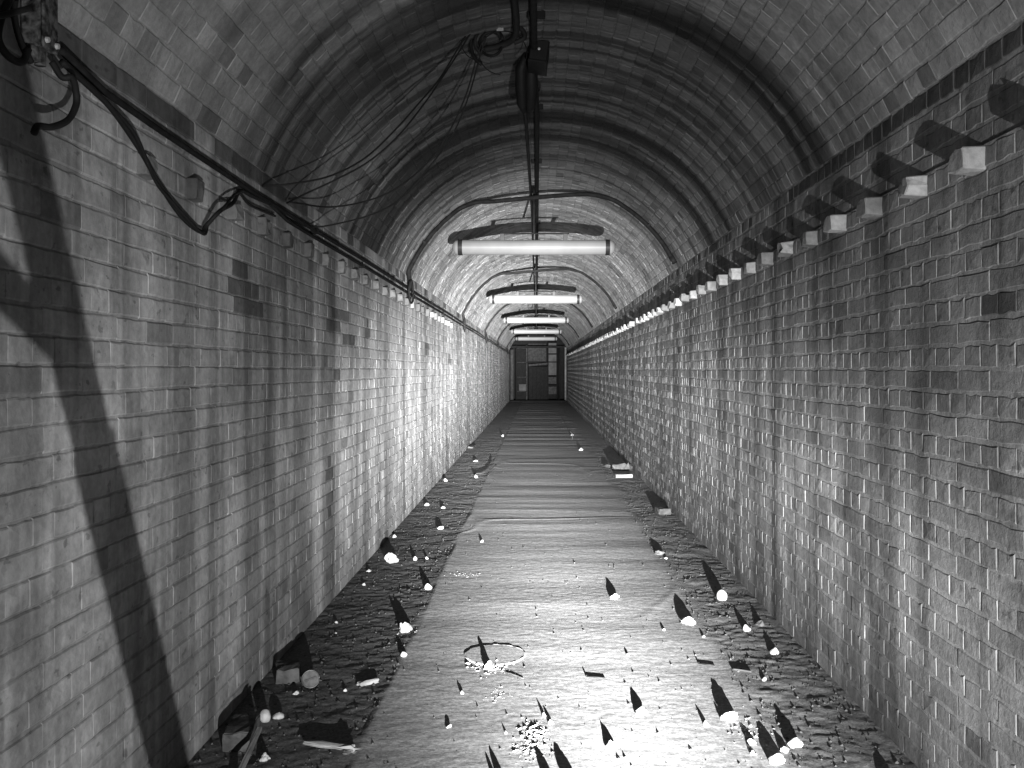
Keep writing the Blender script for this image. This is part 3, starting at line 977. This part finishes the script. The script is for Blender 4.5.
# junction box upper left
def junction_box():
    c = W(33, 28, 0.0)
    root = empty('junction_box', (XL, c.y, c.z))
    tag(root, 'rusted iron junction box with cables at top of the left wall', 'junction box')
    box_obj('body', (0.0, -0.07, -0.065), (0.055, -0.005, 0.12), M_rust, root, 0.008)
    box_obj('lid', (0.055, -0.075, -0.07), (0.064, 0.0, 0.125), M_rust, root, 0.004)
    for yy in (-0.062, -0.013):
        for zz in (-0.05, 0.1):
            bm = bmesh.new(); bmesh.ops.create_cone(bm, cap_ends=True, segments=8, radius1=0.008, radius2=0.007, depth=0.008, matrix=Matrix.Translation((0.067, yy, zz)) @ Matrix.Rotation(math.pi / 2, 4, 'Y'))
            bm_obj('screw', bm, M_pale_metal, root)
    for yy in (-0.055, -0.02):
        tube_obj('gland', [(0.028, yy, -0.06), (0.028, yy, -0.10)], 0.014, M_rust, root, 10)
    tube_obj('gland', [(0.035, -0.01, -0.03), (0.035, 0.03, -0.045)], 0.017, M_rust, root, 10)
junction_box()
cable('looped_cable', 'black cable looping left out of the rusted box at the picture edge',
      [W(28, 50, 0.04), W(22, 62, 0.06), W(8, 56, 0.07), W(-2, 38, 0.07), W(2, 15, 0.07), W(12, -5, 0.06)], 0.009)
cable('looped_cable', 'second black cable crossing left above the rusted box',
      [W(30, 8, 0.11), W(15, 12, 0.11), W(-5, 16, 0.10), W(-40, 10, 0.08)], 0.007)
cable('looped_cable', 'third black cable dropping behind the rusted box',
      [W(20, -20, 0.03), W(14, 10, 0.03), W(20, 40, 0.03), W(31, 62, 0.03)], 0.008)

# ================================================================== crown conduit, boxes, coil, dangling wires
CX = 0.0
CZ = arch_z(CX) - 0.035
root = empty('crown_conduit', (CX, 1.5, CZ))
tag(root, 'main black conduit running along the crown of the vault', 'conduit')
tube_obj('tube', [(-0.018, 0, 0), (-0.018, 3.0, 0), (-0.015, 4.5, -0.005)] + [(0.0, yy - 1.5, 0.003 * math.sin(yy * 1.3)) for yy in np.arange(6.8, 44, 1.3)], 0.0185, M_pipe, root, 10)
for yy in np.arange(3.5, 42, 1.75):
    box_obj('saddle_clip', (-0.05, yy - 0.012, 0.0), (0.042, yy + 0.012, 0.042), M_dark_metal, root, 0.003)
for yy in (5.4, 9.3, 14.0):
    bm = bmesh.new(); bmesh.ops.create_cone(bm, cap_ends=True, segments=12, radius1=0.028, radius2=0.028, depth=0.09, matrix=Matrix.Translation((-0.005, yy - 0.7, 0)) @ Matrix.Rotation(math.pi / 2, 4, 'X'))
    bm_obj('coupling', bm, M_pipe, root)
root2 = cable('crown_cable', 'thinner cable running just left of the crown conduit',
              [(-0.085, 5.9, arch_z(-0.085) - 0.02)] + [(-0.085 + 0.03 * min(1, (yy - 5.9) / 5), yy, arch_z(-0.07) - 0.016 - 0.006 * (1 + math.sin(yy * 2.1))) for yy in np.arange(6.6, 43, 1.2)], 0.012, n=3)
root3 = cable('stub_conduit', 'short conduit left of the crown that ends in the cable coil',
              [(-0.11, 2.0, arch_z(-0.11) - 0.03), (-0.11, 4.4, arch_z(-0.11) - 0.03), (-0.105, 5.0, arch_z(-0.11) - 0.035), (-0.12, 5.18, arch_z(-0.11) - 0.06), (-0.19, 5.24, arch_z(-0.2) - 0.07), (-0.28, 5.25, arch_z(-0.28) - 0.07)], 0.018)

def crown_box():
    p = px(539, 56, 5.55)
    root = empty('switch_box', (p.x, p.y, p.z))
    tag(root, 'dark switch box fixed under the crown conduit', 'switch box')
    m = Matrix.Rotation(0.15, 4, 'Y')
    box_obj('body', (-0.05, -0.12, -0.06), (0.052, 0.12, 0.055), M_dark_metal, root, 0.006, m)
    box_obj('lid', (-0.053, -0.125, -0.072), (0.055, 0.125, -0.06), M_dark_metal, root, 0.003, m)
    box_obj('hanger', (-0.02, -0.02, 0.05), (0.02, 0.02, arch_z(p.x) - p.z + 0.01), M_dark_metal, root)
    tube_obj('screw', [(0.0, -0.122, -0.0), (0.0, -0.13, 0.0)], 0.008, M_pale_metal, root, 8)
crown_box()
def hanging_cover():
    p = px(526, 88, 5.75)
    root = empty('cable_shroud', (p.x, p.y, p.z))
    tag(root, 'long dark leaf-shaped cable shroud hanging below the switch box', 'shroud')
    for nm, dx, r0 in (('left_half', -0.028, 0.036), ('right_half', 0.03, 0.04)):
        bm = bmesh.new()
        pts = [(dx * 0.5 + 0.02, -0.13, 0.16), (dx, -0.08, 0.09), (dx, -0.02, 0.0), (dx * 0.9, 0.04, -0.08), (dx * 0.5, 0.08, -0.125)]
        add_tube(bm, pts, [0.018, r0 * 0.9, r0, r0 * 0.85, 0.012], 10)
        bm_obj('shell', bm, M_dark_metal, root, smooth=True)
    tube_obj('hanger', [(0.03, -0.10, 0.14), (0.03, -0.10, arch_z(p.x + 0.03) - p.z + 0.01)], 0.008, M_dark_metal, root)
hanging_cover()

# coil of cable by the crown
def coil():
    root = empty('cable_coil', px(492, 48, 5.22))
    tag(root, 'untidy coil of black cable hanging left of the crown conduit', 'cable')
    p0 = root.location.copy()
    for (cx, cy, rx, ry, r, n0, n1) in ((486, 45, 15, 20, 0.010, 0.45, 4.4), (489, 42, 14, 14, 0.009, 0.2, 4.2), (491, 44, 11, 12, 0.008, 0, 6.28), (503, 53, 24, 22, 0.003, -0.6, 4.6), (478, 40, 17, 20, 0.0025, 0.8, 4.8)):
        pts = []
        for k in range(25):
            a = n0 + (n1 - n0) * k / 24
            pts.append(px(cx + rx * math.cos(a), cy - ry * math.sin(a), 5.22 + 0.03 * math.sin(2 * a + cx)) - p0)
        tube_obj('loop', pts, r, M_cable, root, 8)
    pts = [px(q[0], q[1], 5.2) - p0 for q in ((486, 28), (500, 24), (515, 25), (523, 31), (524, 38), (514, 43))]
    tube_obj('tail', catmull(pts, 6), 0.013, M_cable, root, 8)
    pts = [px(q[0], q[1], 5.2) - p0 for q in ((494, 14), (495, 24))]
    tube_obj('hook', pts, 0.010, M_dark_metal, root, 8)
    a = px(500, 29, 5.18) - p0
    box_obj('paper_tag', a - Vector((0.018, 0.001, 0.010)), a + Vector((0.018, 0.001, 0.010)), M_pale_panel, root)
    box_obj('hanger', px(494, 16, 5.2) - p0 - Vector((0.01, 0.01, 0.0)), Vector((0, 0, 0)) + (px(494, 16, 5.2) - p0) + Vector((0.01, 0.01, arch_z(px(494, 16, 5.2).x) - px(494, 16, 5.2).z + 0.01)), M_dark_metal, root)
coil()
GW = 'wires dangling from the coil to the left wall'
def wire(lab, pts, rad=0.0045):
    n = len(pts)
    cable('dangling_wire', lab, [px(a, b, d) for a, b, d in pts], rad, 'wire', GW, 8)
wire('dangling wire, uppermost of the bunch drooping to the left wall', [(474, 22, 5.2), (460, 45, 5.15), (440, 78, 5.05), (420, 102, 4.95), (395, 130, 4.85), (365, 158, 4.75), (330, 176, 4.65), (290, 184, 4.52), (262, 186, 4.5)])
wire('dangling wire just beneath the uppermost one', [(478, 20, 5.2), (464, 44, 5.15), (444, 75, 5.05), (424, 104, 4.95), (398, 136, 4.85), (368, 162, 4.8), (335, 180, 4.75), (305, 194, 4.75), (287, 203, 4.85)])
wire('dangling wire from the coil, third down, slack along the wall top', [(484, 34, 5.2), (476, 60, 5.25), (466, 95, 5.35), (450, 130, 5.4), (430, 160, 5.4), (400, 186, 5.35), (370, 200, 5.3), (330, 207, 5.3), (290, 202, 4.9)])
wire('lowest dangling wire, thick near the coil and slack at the wall', [(486, 36, 5.2), (479, 60, 5.25), (468, 98, 5.4), (452, 136, 5.5), (430, 166, 5.5), (404, 196, 5.5), (378, 212, 5.45), (345, 222, 5.4), (310, 227, 5.35), (285, 216, 4.95), (268, 205, 4.65)])

# ================================================================== tube lamps and conduit hoops
LAMP_Y = [9.57, 16.6, 23.6, 30.6, 37.6]
WORD = ['nearest', 'second', 'third', 'fourth', 'fifth and farthest']
def lathe_x(bm, prof, sides=20):
    rings = [[bm.verts.new((x, r * math.cos(6.2832 * k / sides), r * math.sin(6.2832 * k / sides))) for k in range(sides)] for x, r in prof]
    for a, b in zip(rings, rings[1:]):
        for k in range(sides): bm.faces.new((a[k], a[(k + 1) % sides], b[(k + 1) % sides], b[k]))
    bm.faces.new(rings[0]); bm.faces.new(rings[-1])
def make_lamp():
    root = empty('tube_lamp', (0, 0, 0))
    Lh, R = 0.69, 0.072
    bm = bmesh.new(); lathe_x(bm, [(-Lh, R), (Lh, R)], 24); bm_obj('diffuser', bm, M_white_enamel, root, smooth=False)
    for s in (-1, 1):
        bm = bmesh.new(); lathe_x(bm, [(s * (Lh - 0.0), R + 0.005), (s * (Lh + 0.042), R + 0.005)], 24); bm_obj('clamp_band', bm, M_black, root)
        bm = bmesh.new(); lathe_x(bm, [(s * (Lh + 0.042), R - 0.001), (s * (Lh + 0.065), R * 0.93), (s * (Lh + 0.085), R * 0.7), (s * (Lh + 0.095), R * 0.3)], 24); bm_obj('end_cap', bm, M_white_enamel, root)
        box_obj('standoff', (s * 0.305 - 0.02, -0.025, R - 0.01), (s * 0.305 + 0.02, 0.025, R + 0.058), M_standoff, root, 0.002)
    box_obj('mounting_bar', (-0.34, -0.012, R + 0.055), (0.34, 0.012, R + 0.067), M_pipe, root, 0.002)
    tube_obj('drop_rod', [(0.0, 0, R + 0.06), (0.0, 0, CZ - 2.605)], 0.012, M_pipe, root, 8)
    return root
def copy_tree(o, parent=None):
    c = o.copy(); COL.objects.link(c)
    if parent is not None: c.parent = parent
    for ch in list(o.children): copy_tree(ch, c)
    return c
proto = make_lamp()
for i, yy in enumerate(LAMP_Y):
    o = proto if i == 0 else copy_tree(proto)
    o.location = (-0.03 if i == 0 else -0.02, yy, 2.605)
    tag(o, f'white tube lamp hung crosswise under the vault, {WORD[i]} from the viewer', 'lamp', 'tube lamps under the vault')

def make_hoop():
    root = empty('conduit_hoop', (0, 0, 0))
    pts = [(XL + 0.045, 0, PZ)]
    xa = -0.64; za = arch_z(xa, 0.02)
    aL = A_LEFT - 0.02; a1 = math.atan2(za - AC.y, xa - AC.x)
    pts.append((XL + 0.05, 0, PZ + 0.07))
    for k in range(9):
        a = aL + (a1 - aL) * k / 8
        x, z = arch_pt(a, R_ARCH - 0.026)
        pts.append((x, 0, z))
    xb = 0.62; zb = arch_z(xb, 0.026)
    a2 = math.atan2(zb - AC.y, xb - AC.x); aR = A_RIGHT + 0.07
    run = []
    for k in range(9):
        a = a2 + (aR - a2) * k / 8
        x, z = arch_pt(a, R_ARCH - 0.026)
        run.append((x, 0, z))
    pts = pts[:-1]
    chordp = [(xa + 0.06, 0, za - 0.006), (xa + 0.22, 0, za + 0.002), (0.0, 0, (za + zb) / 2 + 0.008), (xb - 0.22, 0, zb + 0.002), (xb - 0.06, 0, zb - 0.006)]
    pts = catmull(pts + chordp + run[1:], 4)
    tube_obj('tube', pts, 0.021, M_pipe, root, 8)
    e = Vector(run[-1]); d = (Vector(run[-1]) - Vector(run[-2])).normalized()
    tube_obj('end_fitting', [e - d * 0.03, e + d * 0.05], 0.024, M_pipe, root, 10)
    n = 20
    tube_obj('cable_loop', [(XL + 0.06, 0.16 * math.cos(6.2832 * k / n), PZ - 0.03 + 0.11 * math.sin(6.2832 * k / n)) for k in range(n + 1)], 0.009, M_cable, root, 6)
    for a in (A_LEFT - 0.25, A_RIGHT + 0.35):
        x, z = arch_pt(a, R_ARCH - 0.02)
        m = Matrix.Translation((x, 0, z)) @ Matrix.Rotation(math.pi / 2 - a, 4, 'Y')
        box_obj('saddle_clip', (-0.012, -0.032, -0.022), (0.012, 0.032, 0.025), M_dark_metal, root, 0.002, m)
    return root
hp = make_hoop()
for i, yy in enumerate([9.42, 16.4, 23.5, 31.0, 40.5]):
    o = hp if i == 0 else copy_tree(hp)
    o.location = (0, yy, 0)
    tag(o, f'dark conduit hoop bent across the vault above the {WORD[i]} tube lamp', 'conduit', 'conduit hoops on the vault')

# ================================================================== store at the far end
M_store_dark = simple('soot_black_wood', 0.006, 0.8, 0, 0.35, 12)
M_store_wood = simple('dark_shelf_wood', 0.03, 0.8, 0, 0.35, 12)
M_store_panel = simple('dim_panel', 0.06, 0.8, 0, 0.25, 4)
M_store_jamb = simple('pale_door_jamb', 0.13, 0.8, 0, 0.3, 4)
YE = 45.0
def zx(v): return (490 + v / 7.68 - 537) * YE / FPX
def zz(v): return EYE + (60 - v / 7.68) * YE / FPX
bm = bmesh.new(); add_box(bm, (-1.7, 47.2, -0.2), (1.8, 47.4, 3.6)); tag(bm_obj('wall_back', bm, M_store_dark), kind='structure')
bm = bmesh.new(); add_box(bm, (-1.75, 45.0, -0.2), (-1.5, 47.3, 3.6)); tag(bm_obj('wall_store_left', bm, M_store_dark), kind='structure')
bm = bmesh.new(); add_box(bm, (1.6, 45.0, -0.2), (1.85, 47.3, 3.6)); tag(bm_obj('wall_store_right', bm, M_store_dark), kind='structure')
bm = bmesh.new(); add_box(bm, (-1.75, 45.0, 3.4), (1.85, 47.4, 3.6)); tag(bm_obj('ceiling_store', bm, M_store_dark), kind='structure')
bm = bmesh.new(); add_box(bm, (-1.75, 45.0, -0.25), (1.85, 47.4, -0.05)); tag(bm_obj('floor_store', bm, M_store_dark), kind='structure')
# door frame across the tunnel end: two jambs and a head board
dm = empty('door_1', (0.05, YE, 0)); tag(dm, kind='structure')
box_obj('jamb', (XR - 0.10 - 0.05, -0.06, 0.02), (XR - 0.02 - 0.05, 0.06, 2.45), M_store_jamb, dm, 0.004)
box_obj('jamb', (XL + 0.05 - 0.05, -0.06, 0.02), (XL + 0.19 - 0.05, 0.06, 2.35), M_store_wood, dm, 0.004)
bm = bmesh.new(); add_box(bm, (-1.25, -0.05, 2.42), (1.25, 0.05, 2.52)); bm_obj('head_board', bm, M_store_dark, dm)
bm = bmesh.new()
st = empty('timber_step', (0.05, 44.4, 0.0)); tag(st, 'dark timber step across the far end of the tunnel', 'step')
for k in range(3):
    box_obj('plank', (-1.24, -0.42 + 0.29 * k, 0.0), (1.24, -0.14 + 0.29 * k, 0.06 + 0.004 * k), M_store_dark, st, 0.005)

sh = empty('shelving_unit', (zx(240), 45.6, -0.05)); tag(sh, 'dark open shelves on the left of the store at the tunnel end', 'shelves')
w = 0.26
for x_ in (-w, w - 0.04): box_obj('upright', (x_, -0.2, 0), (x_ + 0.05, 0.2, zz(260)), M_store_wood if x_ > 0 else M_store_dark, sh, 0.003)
for q in (290, 400, 515, 625): box_obj('shelf', (-w, -0.2, zz(q) + 0.03), (w, 0.2, zz(q) + 0.06), M_store_wood, sh, 0.002)
box_obj('back_panel', (-w, 0.19, 0), (w, 0.21, zz(260)), M_store_dark, sh)
bx = empty('storage_box', (zx(250), 45.55, zz(625) + 0.02)); tag(bx, 'pale box on the bottom shelf at the tunnel end', 'box')
box_obj('body', (-0.17, -0.15, 0), (0.15, 0.15, 0.26), M_store_panel, bx, 0.005); box_obj('lid', (-0.18, -0.16, 0.26), (0.16, 0.16, 0.30), M_store_panel, bx, 0.003)

cb = empty('cupboard', (zx(370), 46.0, -0.05)); tag(cb, 'tall dark boarded cupboard in the middle of the tunnel end', 'cupboard')
cw = 0.44; ch = zz(425)
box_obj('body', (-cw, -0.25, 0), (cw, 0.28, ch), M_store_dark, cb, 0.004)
for k in range(5): box_obj('board', (-cw + 0.02 + k * 0.172, -0.275, 0.05), (-cw + 0.18 + k * 0.172, -0.25, ch - 0.04), M_store_dark, cb, 0.004)
box_obj('top_board', (-cw, -0.3, 0.0), (cw, 0.3, 0.09), M_store_wood, cb, 0.004, Matrix.Translation((0, 0, ch + 0.05)) @ Matrix.Rotation(-0.09, 4, 'Y'))
bd = empty('wall_board', (zx(362), 47.1, zz(320))); tag(bd, 'large dark panel board above the cupboard at the tunnel end', 'board')
box_obj('panel', (-0.47, -0.02, -0.42), (0.47, 0.05, 0.42), M_store_wood, bd, 0.004)
for s in (-1, 1): box_obj('batten', (s * 0.45 - 0.02, -0.04, -0.42), (s * 0.45 + 0.02, -0.02, 0.42), M_store_dark, bd, 0.002)
rk = empty('panel_rack', (zx(482), 45.9, -0.05)); tag(rk, 'rack of pale panels like a ladder at right of the tunnel end', 'rack')
for s in (-1, 1): box_obj('upright', (s * 0.2 - 0.02, -0.03, 0), (s * 0.2 + 0.02, 0.03, zz(235)), M_store_dark, rk, 0.003)
for a, b_ in ((330, 250), (395, 340), (500, 402), (570, 515), (650, 590)):
    box_obj('panel', (-0.18, -0.012, zz(a) + 0.05), (0.18, 0.012, zz(b_) + 0.05), M_store_panel if a < 520 else M_store_wood, rk, 0.003)
for q in (245, 335, 398, 508, 580): box_obj('rung', (-0.2, -0.03, zz(q) + 0.04), (0.2, 0.01, zz(q) + 0.075), M_store_dark, rk, 0.002)
pt = tube_obj('post', [(zx(532), 45.3, -0.05), (zx(532), 45.3, 2.5)], 0.05, M_store_dark, None, 10); tag(pt, 'dark round post right of the rack at the tunnel end', 'post')

# ================================================================== the camera tripod (its front leg and brace shade the left wall)
tp = empty('camera_tripod', (0.050, -0.02, 0.0))
tag(tp, 'black camera tripod below the viewpoint whose leg shades the left wall', 'tripod')
apex = Vector((0, 0, 1.26))
feet = [Vector((0.046, 0.54, 0.012)), Vector((0.28, -0.45, 0.012)), Vector((-0.45, -0.28, 0.012))]
hub = Vector((0, 0, 0.85))
for f in feet:
    m_ = apex.lerp(f, 0.5)
    bm = bmesh.new()
    add_tube(bm, [apex, m_], 0.016, 10); add_tube(bm, [m_, f], 0.0185, 10)
    bm_obj('leg', bm, M_black, tp)
    tube_obj('brace', [hub, apex.lerp(f, 0.44)], 0.012, M_black, tp, 8)
tube_obj('column', [(0, 0, 0.78), (0, 0, 1.30)], 0.018, M_black, tp, 10)
box_obj('head', (-0.04, -0.04, 1.29), (0.04, 0.02, 1.345), M_black, tp, 0.008)
bm = bmesh.new(); bmesh.ops.create_cone(bm, cap_ends=True, segments=12, radius1=0.05, radius2=0.04, depth=0.06, matrix=Matrix.Translation((0, 0, 1.24))); bm_obj('collar', bm, M_black, tp)
